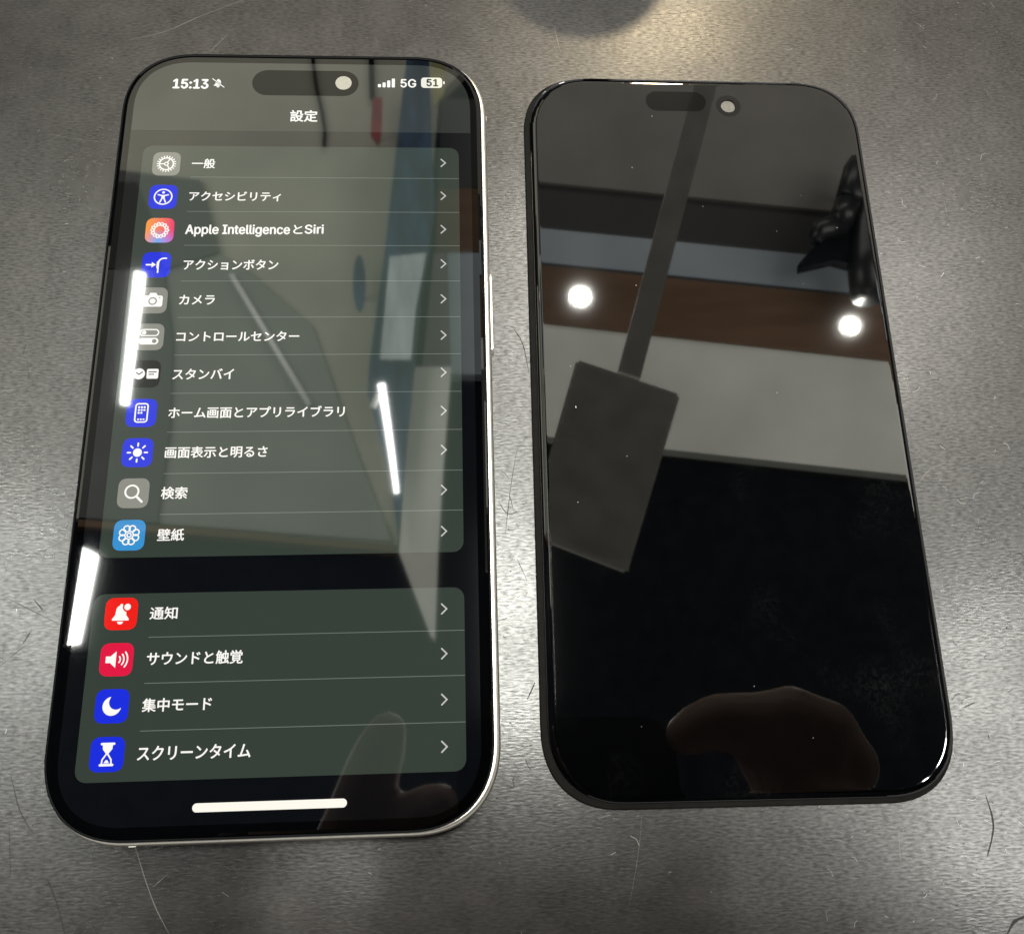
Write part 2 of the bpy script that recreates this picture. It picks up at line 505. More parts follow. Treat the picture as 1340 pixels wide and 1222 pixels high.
# display: everything below is measured on the photograph and laid on the glass
ZD = 8.0
def U(u, v):
    p = plane(u, v, ZD)
    return (p.x, p.y)
SX0 = (U(122.6, 575)[0] + U(121, 600)[0]) / 2
SX1 = (U(618, 150)[0] + U(626, 950)[0]) / 2
SX1 = max(SX1, -SX0 * 0.98)
SW, SH = 2 * SX1, GH - 2 * (GW / 2 - SX1)
bm = loft(SW, SH, 11.0, [(0, ZD + 0.012)], cap0=False)
disp = obj('display', bm, ui(9, 14, 19, 0.5), ph)
Z1, Z2, Z3, Z4 = ZD + 0.03, ZD + 0.05, ZD + 0.07, ZD + 0.09
TXT = ui(255, 252, 246, 1.0)
DIM = ui(205, 205, 200, 0.9)
def rrect(fl, x0, x1, y0, y1, r, m=0, dz=0.0, e=2.3):
    fl.poly(rr_points(x1 - x0, y1 - y0, r, 8, e, (x0 + x1) / 2, (y0 + y1) / 2), m, dz)
# title bar
fl = Flat(Z1)
yb = U(400, 172.8)[1]
top = [p for p in rr_points(SW - 0.1, SH - 0.1, 11.0) if p[1] > yb]
top = sorted([p for p in top if p[0] >= 0], key=lambda p: p[1]) + sorted([p for p in top if p[0] < 0], key=lambda p: -p[1])
fl.poly([(-SW / 2 + 0.05, yb), (SW / 2 - 0.05, yb)] + top)
fl.build('title_bar', [ui(52, 56, 52, 0.8)], disp)
# cards
CARD = ui(56, 66, 58, 0.9)
gx0 = (U(144.7, 575)[0] + U(99, 1000)[0] + U(187.7, 205)[0]) / 3
gx1 = (U(602, 270)[0] + U(608, 900)[0]) / 2
for ya, yb in ((U(400, 192.5)[1], U(605, 722)[1]), (U(608, 768)[1], U(608, 1008.6)[1])):
    fl = Flat(Z1)
    rrect(fl, gx0, gx1, yb, ya, 2.0, e=2.2)
    fl.build('settings_card', [CARD], disp)
# dividers
for v, left in zip((234.2, 278.4, 321.9, 368, 414.7, 463.1, 512.2, 562, 615.2, 667.5, 824.7, 883.7, 944.7), range(13)):
    y = U(590, v)[1]
    fl = Flat(Z2)
    fl.poly([(U(216.4, 592)[0], y - 0.05), (gx1 - 0.05, y - 0.05), (gx1 - 0.05, y + 0.05), (U(216.4, 592)[0], y + 0.05)])
    fl.build('row_divider', [ui(118, 126, 118, 1.0)], disp)
# lettering
def inter():
    import os
    p = os.path.join(bpy.utils.system_resource('DATAFILES'), 'fonts', 'Inter.woff2')   # Blender's own interface font
    try:
        return bpy.data.fonts.load(p)
    except Exception:
        return None
FONT = inter()
def text(body, u0, u1, v0, v1, name='row_text', mat=None, bold=0.02, z=Z3):
    cu = bpy.data.curves.new(name, 'FONT')
    cu.body = body
    cu.size = 1.0
    if FONT and body.isascii():
        cu.font = FONT
    cu.resolution_u = 4
    o = bpy.data.objects.new(name, cu)
    COL.objects.link(o)
    bpy.context.view_layer.update()
    dg = bpy.context.evaluated_depsgraph_get()
    me = bpy.data.meshes.new_from_object(o.evaluated_get(dg))
    bpy.data.objects.remove(o)
    xs = [v.co.x for v in me.vertices]; ys = [v.co.y for v in me.vertices]
    um, vm = (u0 + u1) / 2, (v0 + v1) / 2
    X0, X1 = U(u0, vm)[0], U(u1, vm)[0]
    Y0, Y1 = U(um, v1)[1], U(um, v0)[1]
    a, b = (X1 - X0) / (max(xs) - min(xs)), (Y1 - Y0) / (max(ys) - min(ys))
    base = [(X0 + (v.co.x - min(xs)) * a, Y0 + (v.co.y - min(ys)) * b) for v in me.vertices]
    faces = [tuple(p.vertices) for p in me.polygons]
    d = bold * b                                    # heavier strokes: the same outline a few hundredths of a millimetre apart
    V, F = [], []
    for k, (dx, dy) in enumerate(((0, 0), (d, 0), (-d, 0), (0, d * 0.8), (0, -d * 0.8))):
        i0 = len(V)
        V += [((x + dx) * MM, (y + dy) * MM, (z + 0.002 * k) * MM) for x, y in base]
        F += [tuple(i + i0 for i in f) for f in faces]
    m2 = bpy.data.meshes.new(name)
    m2.from_pydata(V, [], F)
    m2.update()
    return link(name, m2, mat or TXT, disp)
ROWS = [
    ('一般', 251.5, 281.5, 208.4, 220.7), ('アクセシビリティ', 247.9, 367.5, 251.4, 263.6),
    ('Apple Intelligence', 243, 379.2, 294.6, 310), ('と', 384.2, 395.8, 295, 306.4), ('Siri', 399.3, 423.4, 294.6, 306.2), ('アクションボタン', 240.5, 364, 340.3, 353.3),
    ('カメラ', 234.9, 281, 386.5, 398.8), ('コントロールセンター', 231.2, 391.4, 434.0, 446.7),
    ('スタンバイ', 226.3, 306, 482.8, 496.5), ('ホーム画面とアプリライブラリ', 220.9, 450.9, 532.0, 546.6),
    ('画面表示と明るさ', 216.4, 349.8, 584.2, 598.9), ('検索', 211.2, 245, 637.3, 652.8),
    ('壁紙', 206.3, 240.9, 692, 707.6), ('通知', 196.7, 232.3, 794, 810),
    ('サウンドと触覚', 192.8, 317.5, 851.7, 869), ('集中モード', 186.6, 277, 912.8, 930),
    ('スクリーンタイム', 180.5, 327.8, 974.2, 992.6)]
for r in ROWS:
    text(*r)
text('15:13', 227, 272.4, 104.5, 116.3, 'clock_text', bold=0.03)
text('設定', 380.1, 415.3, 145.0, 159.8, 'title_text', bold=0.024)
text('5G', 524.5, 544.2, 104.5, 115, 'network_text', bold=0.02)
def loc(u, v):
    return Vector(U(u, v))
# status icons
fl = Flat(Z3)
for i, h in enumerate((0.36, 0.55, 0.78, 1.0)):
    x0 = U(494.6, 110)[0] + i * (U(517.2, 110)[0] - U(494.6, 110)[0]) / 3.75
    w = (U(517.2, 110)[0] - U(494.6, 110)[0]) / 3.75 * 0.68
    yb, yt = U(505, 115)[1], U(505, 103.5)[1]
    rrect(fl, x0, x0 + w, yb, yb + (yt - yb) * h, 0.18)
fl.build('signal_bars', [TXT], disp)
fl = Flat(Z3)
rrect(fl, U(551, 109)[0], U(578.6, 109)[0], U(565, 115.8)[1], U(565, 102.3)[1], 0.75)
c = loc(580.6, 109)
rrect(fl, c.x - 0.12, c.x + 0.2, c.y - 0.35, c.y + 0.35, 0.12)
fl.build('battery_icon', [ui(240, 240, 226, 1.0)], disp)
text('51', 558.5, 573, 104.6, 113.6, 'battery_text', ui(40, 42, 40, 1.0), 0.03, Z4)
def bell(fl, c, s, m=0):
    x, y = c
    pts = []
    for t in range(13):
        a = math.pi * t / 12
        pts.append((x + 0.42 * s * math.cos(a), y + 0.35 * s + 0.42 * s * math.sin(a)))
    pts += [(x - 0.48 * s, y - 0.1 * s), (x - 0.72 * s, y - 0.42 * s), (x - 0.7 * s, y - 0.55 * s), (x + 0.7 * s, y - 0.55 * s), (x + 0.72 * s, y - 0.42 * s), (x + 0.48 * s, y - 0.1 * s)]
    fl.poly(pts, m)
    fl.poly([(x + 0.26 * s * math.cos(a), y - 0.64 * s + 0.24 * s * math.sin(a)) for a in [math.pi * (1 + k / 10) for k in range(11)]], m)
    fl.disc((x, y + 0.78 * s), 0.12 * s, m, 0.001)
c = loc(285.7, 109.6)
fl = Flat(Z3)
bell(fl, (c.x, c.y), 1.15)
fl.line([(c.x - 1.15, c.y + 1.05), (c.x + 1.2, c.y - 0.95)], 0.42, 1, 0.008)
fl.line([(c.x - 1.15, c.y + 1.05), (c.x + 1.2, c.y - 0.95)], 0.16, 0, 0.016)
fl.build('muted_bell_icon', [TXT, ui(90, 96, 88, 0.8)], disp)
# island, front camera
fl = Flat(Z2)
a, b = loc(330, 109), loc(469.3, 109)
rrect(fl, a.x, b.x, U(400, 125.6)[1], U(400, 93)[1], abs(U(400, 125.6)[1] - U(400, 93)[1]) / 2 - 0.01, e=2)
fl.build('camera_island', [ui(6, 6, 5, 0.3, 1.4)], disp)
c = loc(449.6, 109.2)
fl = Flat(Z3)
fl.disc((c.x, c.y), 1.62, 0, 0.0, 40)
fl.build('front_camera', [M_FILM], disp)
# home bar
fl = Flat(Z3)
a, b = loc(251.7, 1055.8), loc(454, 1051)
ym = (a.y + b.y) / 2
rrect(fl, a.x, b.x, ym - 0.66, ym + 0.66, 0.655, e=2)
fl.build('home_bar', [ui(255, 250, 238, 1.0)], disp)
# chevrons
for v in (213.8, 256.8, 300.5, 345.5, 391.4, 438.8, 487.4, 537.5, 588.6, 641, 695, 796.5, 855, 915, 976.7):
    c = loc(580 + (v - 213) / 763 * 1.6, v)
    fl = Flat(Z3)
    fl.line([(c.x - 0.42, c.y + 0.82), (c.x + 0.42, c.y), (c.x - 0.42, c.y - 0.82)], 0.24)
    fl.build('chevron', [DIM], disp)

# ---- icons: tile + glyph; a glyph is drawn in units of half the tile
ICON_V = [214.6, 257.8, 301.6, 346.8, 393.4, 441.2, 489.5, 540.5, 592.4, 645.4, 700.2, 802.8, 862.4, 923.1, 985.9]
icx = [U(x, v)[0] for x, v in ((218.5, 214.6), (213.9, 257.8), (209.3, 301.6), (205.4, 346.8), (185, 540.5), (180.1, 592.4), (174.2, 645.4), (169, 700.2), (158.2, 802.8), (152.7, 862.4), (146.3, 923.1), (140.1, 985.9))]
IX = sum(icx) / len(icx)
IS = 2.62
BLUE, GREY = ui(26, 46, 226, 0.95), ui(150, 150, 140, 0.8)
RED, CRIM, CYAN, BLACK = ui(240, 30, 22, 1.0), ui(226, 22, 66, 1.0), ui(58, 150, 214, 0.95), ui(10, 11, 11, 0.5)
def ai_material():
    m = principled('gradient_icon_pixels', (0.0004,) * 3, 0.03, GLASS_IOR, emit=(1, 1, 1), estr=1.0)
    m.cycles.emission_sampling = 'NONE'
    N, L, b = nt(m)
    tc = N.new('ShaderNodeTexCoord'); sp = N.new('ShaderNodeSeparateXYZ')
    L.new(tc.outputs['Generated'], sp.inputs[0])
    r1 = N.new('ShaderNodeValToRGB'); r2 = N.new('ShaderNodeValToRGB')
    r1.color_ramp.elements[0].color = (*srgb(250, 160, 70), 1); r1.color_ramp.elements[1].color = (*srgb(235, 40, 105), 1)
    r2.color_ramp.elements[0].color = (*srgb(245, 150, 130), 1); r2.color_ramp.elements[1].color = (*srgb(205, 90, 190), 1)
    e = r2.color_ramp.elements.new(0.45); e.color = (*srgb(110, 170, 240), 1)
    L.new(sp.outputs[0], r1.inputs[0]); L.new(sp.outputs[0], r2.inputs[0])
    mr = N.new('ShaderNodeMapRange'); mr.inputs['From Min'].default_value = 0.1; mr.inputs['From Max'].default_value = 0.55
    L.new(sp.outputs[1], mr.inputs['Value'])
    mx = N.new('ShaderNodeMix'); mx.data_type = 'RGBA'
    L.new(mr.outputs[0], mx.inputs['Factor']); L.new(r2.outputs[0], mx.inputs['A']); L.new(r1.outputs[0], mx.inputs['B'])
    L.new(mx.outputs['Result'], b.inputs['Emission Color'])
    return m
TILES = [GREY, BLUE, ai_material(), BLUE, GREY, GREY, BLACK, BLUE, BLUE, GREY, CYAN, RED, CRIM, BLUE, BLUE]
def arc(c, r, a0, a1, n=24):
    return [(c[0] + r * math.cos(math.radians(a0 + (a1 - a0) * k / n)), c[1] + r * math.sin(math.radians(a0 + (a1 - a0) * k / n))) for k in range(n + 1)]
def g_gear(f):
    f.ring((0, 0), 0.5, 0.1)
    for k in range(20):
        a = 2 * math.pi * k / 20
        f.line([(0.56 * math.cos(a), 0.56 * math.sin(a)), (0.7 * math.cos(a), 0.7 * math.sin(a))], 0.085, dz=0.001, round_=False)
    for k in range(3):
        a = 2 * math.pi * k / 3 + math.pi
        f.line([(0.12 * math.cos(a), 0.12 * math.sin(a)), (0.48 * math.cos(a), 0.48 * math.sin(a))], 0.085, dz=0.002, round_=False)
    f.ring((0, 0), 0.13, 0.08, dz=0.003)
def g_access(f):
    f.ring((0, 0), 0.62, 0.1)
    f.disc((0, 0.36), 0.1)
    f.line([(-0.36, 0.17), (-0.1, 0.1), (0.1, 0.1), (0.36, 0.17)], 0.1)
    f.poly([(-0.12, 0.14), (0.12, 0.14), (0.12, -0.15), (-0.12, -0.15)], 0, 0.001)
    f.line([(-0.06, -0.1), (-0.2, -0.46)], 0.1, 0, 0.002)
    f.line([(0.06, -0.1), (0.2, -0.46)], 0.1, 0, 0.003)
def g_ai(f):
    f.line([((0.5 + 0.13 * math.cos(7 * t)) * math.cos(t), (0.5 + 0.13 * math.cos(7 * t)) * math.sin(t)) for t in [2 * math.pi * k / 112 for k in range(112)]], 0.09, closed=True)
    f.line([((0.5 - 0.13 * math.cos(7 * t)) * math.cos(t), (0.5 - 0.13 * math.cos(7 * t)) * math.sin(t)) for t in [2 * math.pi * k / 112 for k in range(112)]], 0.07, dz=0.002, closed=True)
def g_action(f):
    f.line([(-0.68, 0), (-0.2, 0)], 0.12)
    f.poly([(-0.32, 0.22), (-0.32, -0.22), (-0.02, 0)], 0, 0.001)
    f.line([(0.14, -0.6), (0.14, 0.1)] + arc((0.5, 0.15), 0.36, 180, 90, 10) + [(0.66, 0.51)], 0.11, 0, 0.002)
    f.line([(0.1, -0.22), (0.1, 0.2)], 0.16, 0, 0.003)
def g_camera(f):
    f.poly(rr_points(1.36, 0.86, 0.16, 6, 2, 0, -0.06), 0)
    f.poly([(-0.32, 0.36), (0.32, 0.36), (0.2, 0.58), (-0.2, 0.58)], 0, 0.001)
    f.ring((0, -0.06), 0.25, 0.09, 1, 0.004)
    f.disc((0.47, 0.2), 0.05, 1, 0.004)
def g_toggles(f):
    for y, on in ((0.32, -1), (-0.32, 1)):
        if on < 0:
            a = rr_points(1.24, 0.46, 0.225, 8, 2, 0, y)
            f.line(a, 0.09, closed=True)
            f.disc((-0.36, y), 0.15)
        else:
            f.poly(rr_points(1.32, 0.5, 0.24, 8, 2, 0, y))
            f.disc((0.38, y), 0.15, 1, 0.004)
def g_standby(f):
    f.disc((-0.42, 0), 0.4)
    f.line([(-0.62, 0.1), (-0.42, -0.04), (-0.2, 0.14)], 0.08, 1, 0.004)
    f.poly(rr_points(0.78, 0.72, 0.1, 5, 2, 0.48, 0))
    f.line([(0.24, 0.14), (0.72, 0.14)], 0.07, 1, 0.004)
    f.line([(0.24, -0.04), (0.56, -0.04)], 0.07, 1, 0.004)
def g_home(f):
    f.line(rr_points(0.8, 1.3, 0.18, 6, 2), 0.1, closed=True)
    for x in (-0.18, 0, 0.18):
        for y in (0.4, 0.2, 0.0):
            if not (x == 0.18 and y == 0):
                f.poly(rr_points(0.13, 0.13, 0.03, 3, 2, x, y))
        f.poly(rr_points(0.13, 0.1, 0.03, 3, 2, x, -0.46))
def g_sun(f):
    f.disc((0, 0), 0.29)
    for k in range(8):
        a = math.pi * k / 4
        f.line([(0.46 * math.cos(a), 0.46 * math.sin(a)), (0.64 * math.cos(a), 0.64 * math.sin(a))], 0.11)
def g_search(f):
    f.ring((-0.1, 0.1), 0.42, 0.12)
    f.line([(0.24, -0.24), (0.58, -0.58)], 0.15, 0, 0.002)
def g_flower(f):
    for k in range(8):
        a = 2 * math.pi * k / 8 + math.pi / 8
        f.ring((0.45 * math.cos(a), 0.45 * math.sin(a)), 0.2, 0.085, 0, 0.0008 * k, 20)
    f.ring((0, 0), 0.13, 0.08, 0, 0.008, 20)
def g_bell(f):
    bell(f, (-0.02, -0.02), 0.72)
    f.disc((0.36, 0.42), 0.3, 1, 0.004)
    f.disc((0.36, 0.42), 0.2, 0, 0.008)
def g_speaker(f):
    f.poly([(-0.66, 0.2), (-0.38, 0.2), (-0.04, 0.5), (-0.04, -0.5), (-0.38, -0.2), (-0.66, -0.2)])
    for r in (0.28, 0.5, 0.72):
        f.line(arc((-0.06, 0), r, -38, 38, 12), 0.09, 0, 0.001)
def g_moon(f):
    out = arc((0, 0), 0.56, 100, 350, 30)
    inn = arc((0.24, 0.22), 0.46, 345, 110, 24)
    inn = arc((0.26, 0.24), 0.45, -62, -208, 24)
    f.poly(out + inn)
def g_hour(f):
    f.line([(-0.36, 0.6), (0.36, 0.6)], 0.14)
    f.line([(-0.36, -0.6), (0.36, -0.6)], 0.14)
    f.poly([(-0.3, 0.58), (0.3, 0.58), (0.28, 0.3), (0.06, 0.02), (-0.06, 0.02), (-0.28, 0.3)], 0, 0.001)
    f.line([(-0.28, -0.56), (-0.26, -0.3), (-0.04, 0.02)], 0.09, 0, 0.002)
    f.line([(0.28, -0.56), (0.26, -0.3), (0.04, 0.02)], 0.09, 0, 0.003)
    f.poly([(-0.16, -0.5), (0.16, -0.5), (0.05, -0.32), (-0.05, -0.32)], 0, 0.004)
GLYPHS = [('gear', g_gear), ('figure', g_access), ('loops', g_ai), ('action_arrow', g_action), ('camera', g_camera), ('toggles', g_toggles),
          ('clock_card', g_standby), ('phone_outline', g_home), ('sun', g_sun), ('magnifier', g_search), ('flower', g_flower),
          ('bell', g_bell), ('speaker', g_speaker), ('moon', g_moon), ('hourglass', g_hour)]
for v, tile, (gn, fn) in zip(ICON_V, TILES, GLYPHS):
    y = U(170, v)[1]
    fl = Flat(Z2)
    rrect(fl, IX - IS, IX + IS, y - IS, y + IS, 1.5, e=2.4)
    fl.build('icon_tile', [tile], disp)
    f = Flat(0)
    fn(f)
    f.v = [((IX * MM + vx * IS), (y * MM + vy * IS), (Z3 * MM + vz * 4)) for vx, vy, vz in f.v]
    f.build(gn + '_glyph', [TXT, tile], disp)

# ------------------------------------------------------------------ the black panel
RW, RH = 70.55, 144.67
pan = tag(empty('screen_panel', (80.3975, 1.6045, 0), -0.0094), 'thin black switched-off phone screen panel lying beside the lit phone', 'screen panel')
def punch(bm_, cx, cy, r, z0, z1):
    """round hole right through a solid"""
    me = bpy.data.meshes.new('solid'); bm_.to_mesh(me); bm_.free()
    o = bpy.data.objects.new('solid', me); COL.objects.link(o)
    b2 = bmesh.new(); prism(b2, [(cx + r * math.cos(2 * math.pi * k / 40), cy + r * math.sin(2 * math.pi * k / 40)) for k in range(40)], z0, z1)
    m2 = bpy.data.meshes.new('cut'); b2.to_mesh(m2); b2.free()
    c = bpy.data.objects.new('cut', m2); COL.objects.link(c)
    md = o.modifiers.new('hole', 'BOOLEAN'); md.object = c; md.operation = 'DIFFERENCE'; md.solver = 'EXACT'
    bpy.context.view_layer.update()
    res = bpy.data.meshes.new_from_object(o.evaluated_get(bpy.context.evaluated_depsgraph_get()))
    bpy.data.objects.remove(o); bpy.data.objects.remove(c)
    return res
def to_pan(u, v, z=1.3):
    p = plane(u, v, z)
    q = Matrix.Rotation(0.0094, 3, 'Z') @ (p - Vector((80.3975, 1.6045, 0)))
    return q.x, q.y
hx, hy = to_pan(953, 139)
bm = loft(RW, RH, 13.4, [(0.35, 0.62), (0.05, 0.66), (0.0, 0.8)] + [(1.6 * t, 1.3 - 0.42 * (1 - t) ** 2.6) for t in (0.03, 0.1, 0.2, 0.3, 0.4, 0.5, 0.6, 0.7, 0.8, 0.9, 1.0)], n=16)
me = punch(bm, hx, hy, 1.6, 0.3, 2)
pg = link('cover_glass', me, M_SMUDGE, pan)
bm = loft(RW + 1.3, RH + 1.0, 13.6, [(0.4, 0.02), (0.05, 0.1), (0, 0.2), (0.02, 0.45), (0.2, 0.6)], n=16, cx=-0.55, cy=-0.5)
me = punch(bm, hx, hy, 1.55, -1, 2)
link('backing_frame', me, M_BLACKPLASTIC, pan, False)
a, b = to_pan(845, 132), to_pan(924, 136)
fl = Flat(1.31)
fl.poly(rr_points(b[0] - a[0], 4.9, 2.4, 10, 2, (a[0] + b[0]) / 2, (a[1] + b[1]) / 2 + 0.2))
fl.build('sensor_window', [principled('sensor_window_glass', (0.0008,) * 3, 0.05, 1.36)], pan)
fl = Flat(1.31)
fl.ring((hx, hy), 2.15, 1.0, n=48)
fl.build('camera_ring', [principled('camera_ring_black', (0.004,) * 3, 0.08, 1.4)], pan)

fl = Flat(1.0)  # grey disc imitates the lit table showing through the hole
fl.disc((hx, hy), 1.52, 0, 0.0, 40)
fl.build('lit_hole_disc', [noisy(principled('lit_hole_grey', (0.15, 0.145, 0.13), 0.4), 900, 0.8, 1.1)], pan)

# dust on the panel: nobody could count it
random.seed(4)
fl = Flat(1.33)
for k in range(16):
    u, v = random.uniform(715, 1190), random.uniform(130, 1000)
    x, y = to_pan(u, v)
    if abs(x) > 33 or abs(y) > 68:
        continue
    r = random.choice([0.03, 0.04, 0.05, 0.06])
    a = random.uniform(0, 3.14)
    L = r * random.choice([1, 1, 1.5, 4])
    c, s = math.cos(a), math.sin(a)
    fl.poly([(x + c * L - s * r, y + s * L + c * r), (x - c * L - s * r, y - s * L + c * r), (x - c * L + s * r, y - s * L - c * r), (x + c * L + s * r, y + s * L - c * r)], dz=0.0001 * k)
o = fl.build('dust', [M_DUST], pan)
o['kind'] = 'stuff'

# ------------------------------------------------------------------ boom with a flat head over the panel
ZB = 620.0
M_BOOM = noisy(principled('dark_grey_boom_paint', (0.75, 0.74, 0.66), 0.6), 40, 0.85, 1.1)
hp = [mirror(u, v, ZR, ZB) for u, v in ((755, 469), (891, 515), (822, 748), (690, 697))]
boom = tag(empty('boom_lamp', (hp[1].x + 60, 560, 0)), 'unlit dark lamp with flat rectangular head and long flat bar mirrored in black panel', 'lamp')
bo = boom.location / MM
bm = bmesh.new()
prism(bm, [(p.x - bo.x, p.y - bo.y) for p in hp], ZB, ZB + 12)
bmesh.ops.bevel(bm, geom=[e for e in bm.edges], offset=0.0025, segments=2, affect='EDGES')
obj('lamp_head', bm, M_BOOM, boom)
bm = bmesh.new()
e0, e1 = hp[3], hp[2]
inn = (hp[0] - hp[3]).normalized() * 2.2
prism(bm, [(p.x - bo.x, p.y - bo.y) for p in (e0, e1, e1 + inn, e0 + inn)], ZB - 1.5, ZB - 0.1)
obj('edge_highlight', bm, M_WHITE, boom)  # white strip imitates light caught along the head's lower edge
ap = [mirror(u, v, ZR, ZB + 3) for u, v in ((809, 485), (838, 495), (952, 60), (922, 60))]
bm = bmesh.new()
prism(bm, [(p.x - bo.x, p.y - bo.y) for p in ap], ZB + 3, ZB + 10)
obj('flat_bar', bm, M_BOOM, boom)
q = (ap[2] + ap[3]) / 2
bm = bmesh.new(); tube(bm, [(q.x - bo.x, q.y - bo.y - 4, 0), (q.x - bo.x, q.y - bo.y - 4, ZB + 4)], 9, 20); obj('post', bm, M_BOOM, boom)
bm = bmesh.new(); tube(bm, [(q.x - bo.x, q.y - bo.y, 0.2), (q.x - bo.x, q.y - bo.y, 12), (q.x - bo.x, q.y - bo.y, 15)], [60, 60, 55], 40); obj('base', bm, M_BLACKMATT, boom)

# ------------------------------------------------------------------ dark spotlight hanging from the ceiling
ZS = 1600.0
M_GLOSSBLK = principled('gloss_black_enamel', (0.008, 0.009, 0.009), 0.34)
m_ = lambda u, v, Z=ZS: mirror(u, v, ZR, Z)
c0 = m_(1118, 225)
sp = tag(empty('track_spotlight', c0), 'gloss black jointed spotlight mirrored near the right edge of the black panel', 'spotlight', None)
def rel(*pts):
    return [tuple(m_(u, v, z) - c0) for u, v, z in pts]
bm = bmesh.new(); tube(bm, rel((1118, 208, ZS + 30), (1118, 222, ZS + 20), (1112, 262, ZS), (1110, 264, ZS)), [11, 24, 31, 20]); obj('lamp_barrel', bm, M_GLOSSBLK, sp, True)
bm = bmesh.new(); tube(bm, rel((1109, 266, ZS), (1098, 296, ZS)), [28, 26]); obj('joint_sleeve', bm, M_GLOSSBLK, sp, True)
bm = bmesh.new(); tube(bm, rel((1098, 296, ZS + 6), (1072, 304, ZS), (1066, 316, ZS)), [31, 24, 15]); obj('knuckle', bm, M_GLOSSBLK, sp, True)
bm = bmesh.new(); prism(bm, [p[:2] for p in rel((1086, 300, ZS), (1128, 272, ZS), (1128, 345, ZS), (1096, 336, ZS), (1052, 346, ZS), (1052, 336, ZS))], 14, 44); obj('bracket', bm, M_BLACKMATT, sp)
bm = bmesh.new(); tube(bm, rel((1124, 228, ZS + 40), (1130, 290, ZS + 30), (1134, 340, ZS + 20), (1136, 388, ZS)), [22, 36, 42, 36]); obj('lamp_body', bm, M_GLOSSBLK, sp, True)
bm = bmesh.new(); tube(bm, [(10, 0, 20), (10, 0, ZC + 60 - ZS)], 6); obj('stem', bm, M_BLACKMATT, sp)

# ------------------------------------------------------------------ things hanging over the lit phone
def lm(u, v, Z):
    return mirror(u, v, ZL, Z)
def hung(name, label, cat, px, Z, t, mat):
    q = [lm(u, v, Z) for u, v in px]
    cx, cy = sum(p.x for p in q) / len(q), sum(p.y for p in q) / len(q)
    r = empty(name, (cx, cy, Z))
    bm = bmesh.new(); prism(bm, [(p.x - cx, p.y - cy) for p in q], 0, t); obj('sheet', bm, mat, r)
    bm = bmesh.new(); tube(bm, [(0, 0, t), (0, 0, ZC + 20 - Z)], 3); obj('hanger', bm, M_BLACKMATT, r)
    return tag(r, label, cat)
B_NAVY = noisy(principled('navy_cloth', (0.025, 0.055, 0.1), 0.8), 14, 0.3, 1.6, bump=0.5, bscale=20, bdist=0.01, stretch=(2, .5, 1))
B_PALE = noisy(principled('pale_blue_plastic', (0.5, 0.56, 0.58), 0.4), 10, 0.7, 1.25, stretch=(3, .6, 1), bump=0.4, bscale=25, bdist=0.01)
B_RED = noisy(principled('dark_red_cloth', (0.2, 0.02, 0.025), 0.7), 20, 0.7, 1.3)
B_BROWN = noisy(principled('dark_brown_cloth', (0.035, 0.028, 0.025), 0.8), 20, 0.6, 1.4)
B_YEL = noisy(principled('olive_cloth', (0.28, 0.27, 0.12), 0.7), 20, 0.7, 1.3)
ZH = ZC - 60
hung('hanging_banner', 'long dark blue cloth strip hanging, mirrored down the lit screen', 'banner',
     [(534, 60), (561, 60), (565, 187), (569, 271), (561, 330), (548, 404), (542, 477), (532, 576), (521, 706), (512, 630), (481, 514), (483, 477), (501, 350), (517, 207)], ZH, 14, B_NAVY)
hung('plastic_sleeve', 'pale blue plastic sleeve hanging against the dark blue cloth strip', 'plastic sleeve',
     [(510, 336), (558, 331), (544, 404), (538, 470), (497, 470), (504, 400)], ZH - 16, 6, B_PALE)
hung('cloth_tag', 'dark red cloth tag hanging on a cord, mirrored in the title bar', 'tag', [(488, 128), (500, 128), (499, 172), (494, 188), (485, 176), (486, 150)], ZH, 10, B_RED)
hung('cloth_tag', 'olive cloth tag mirrored near the battery icon', 'tag', [(563, 60), (583, 60), (582, 120), (568, 140), (564, 100)], ZH - 18, 6, B_YEL)
hung('oval_paddle', 'dark blue oval paddle mirrored between the lit icons and the blue cloth', 'paddle', [(470 + 8 * math.cos(a), 370 + 36 * math.sin(a)) for a in [2 * math.pi * k / 24 for k in range(24)]], ZH, 10, B_NAVY)
def cord(label, px, r, Z, mat, cat='cord', name='hanging_rope'):
    q = [lm(u, v, Z) for u, v in px]
    bm = bmesh.new(); tube(bm, [tuple(p - q[0]) for p in q], r, 8)
    o = obj(name, bm, mat, None, True)
    o.location = q[0] * MM
    return tag(o, label, cat)
cord('thin black cord curving down to the title of the lit screen', [(408, 50), (410, 85), (414, 115), (421, 145), (425, 170), (424, 192)], 4, ZC + 12, M_BLACKMATT)
cord('thin black cord holding the dark red cloth tag', [(486, 50), (486, 90), (487, 130)], 6, ZC + 10, M_BLACKMATT)
cord('straight pale metal rod crossing the grey ceiling board', [(303, 360), (405, 530)], 6, ZC + 4, M_WHITE, 'rod', 'metal_rod')
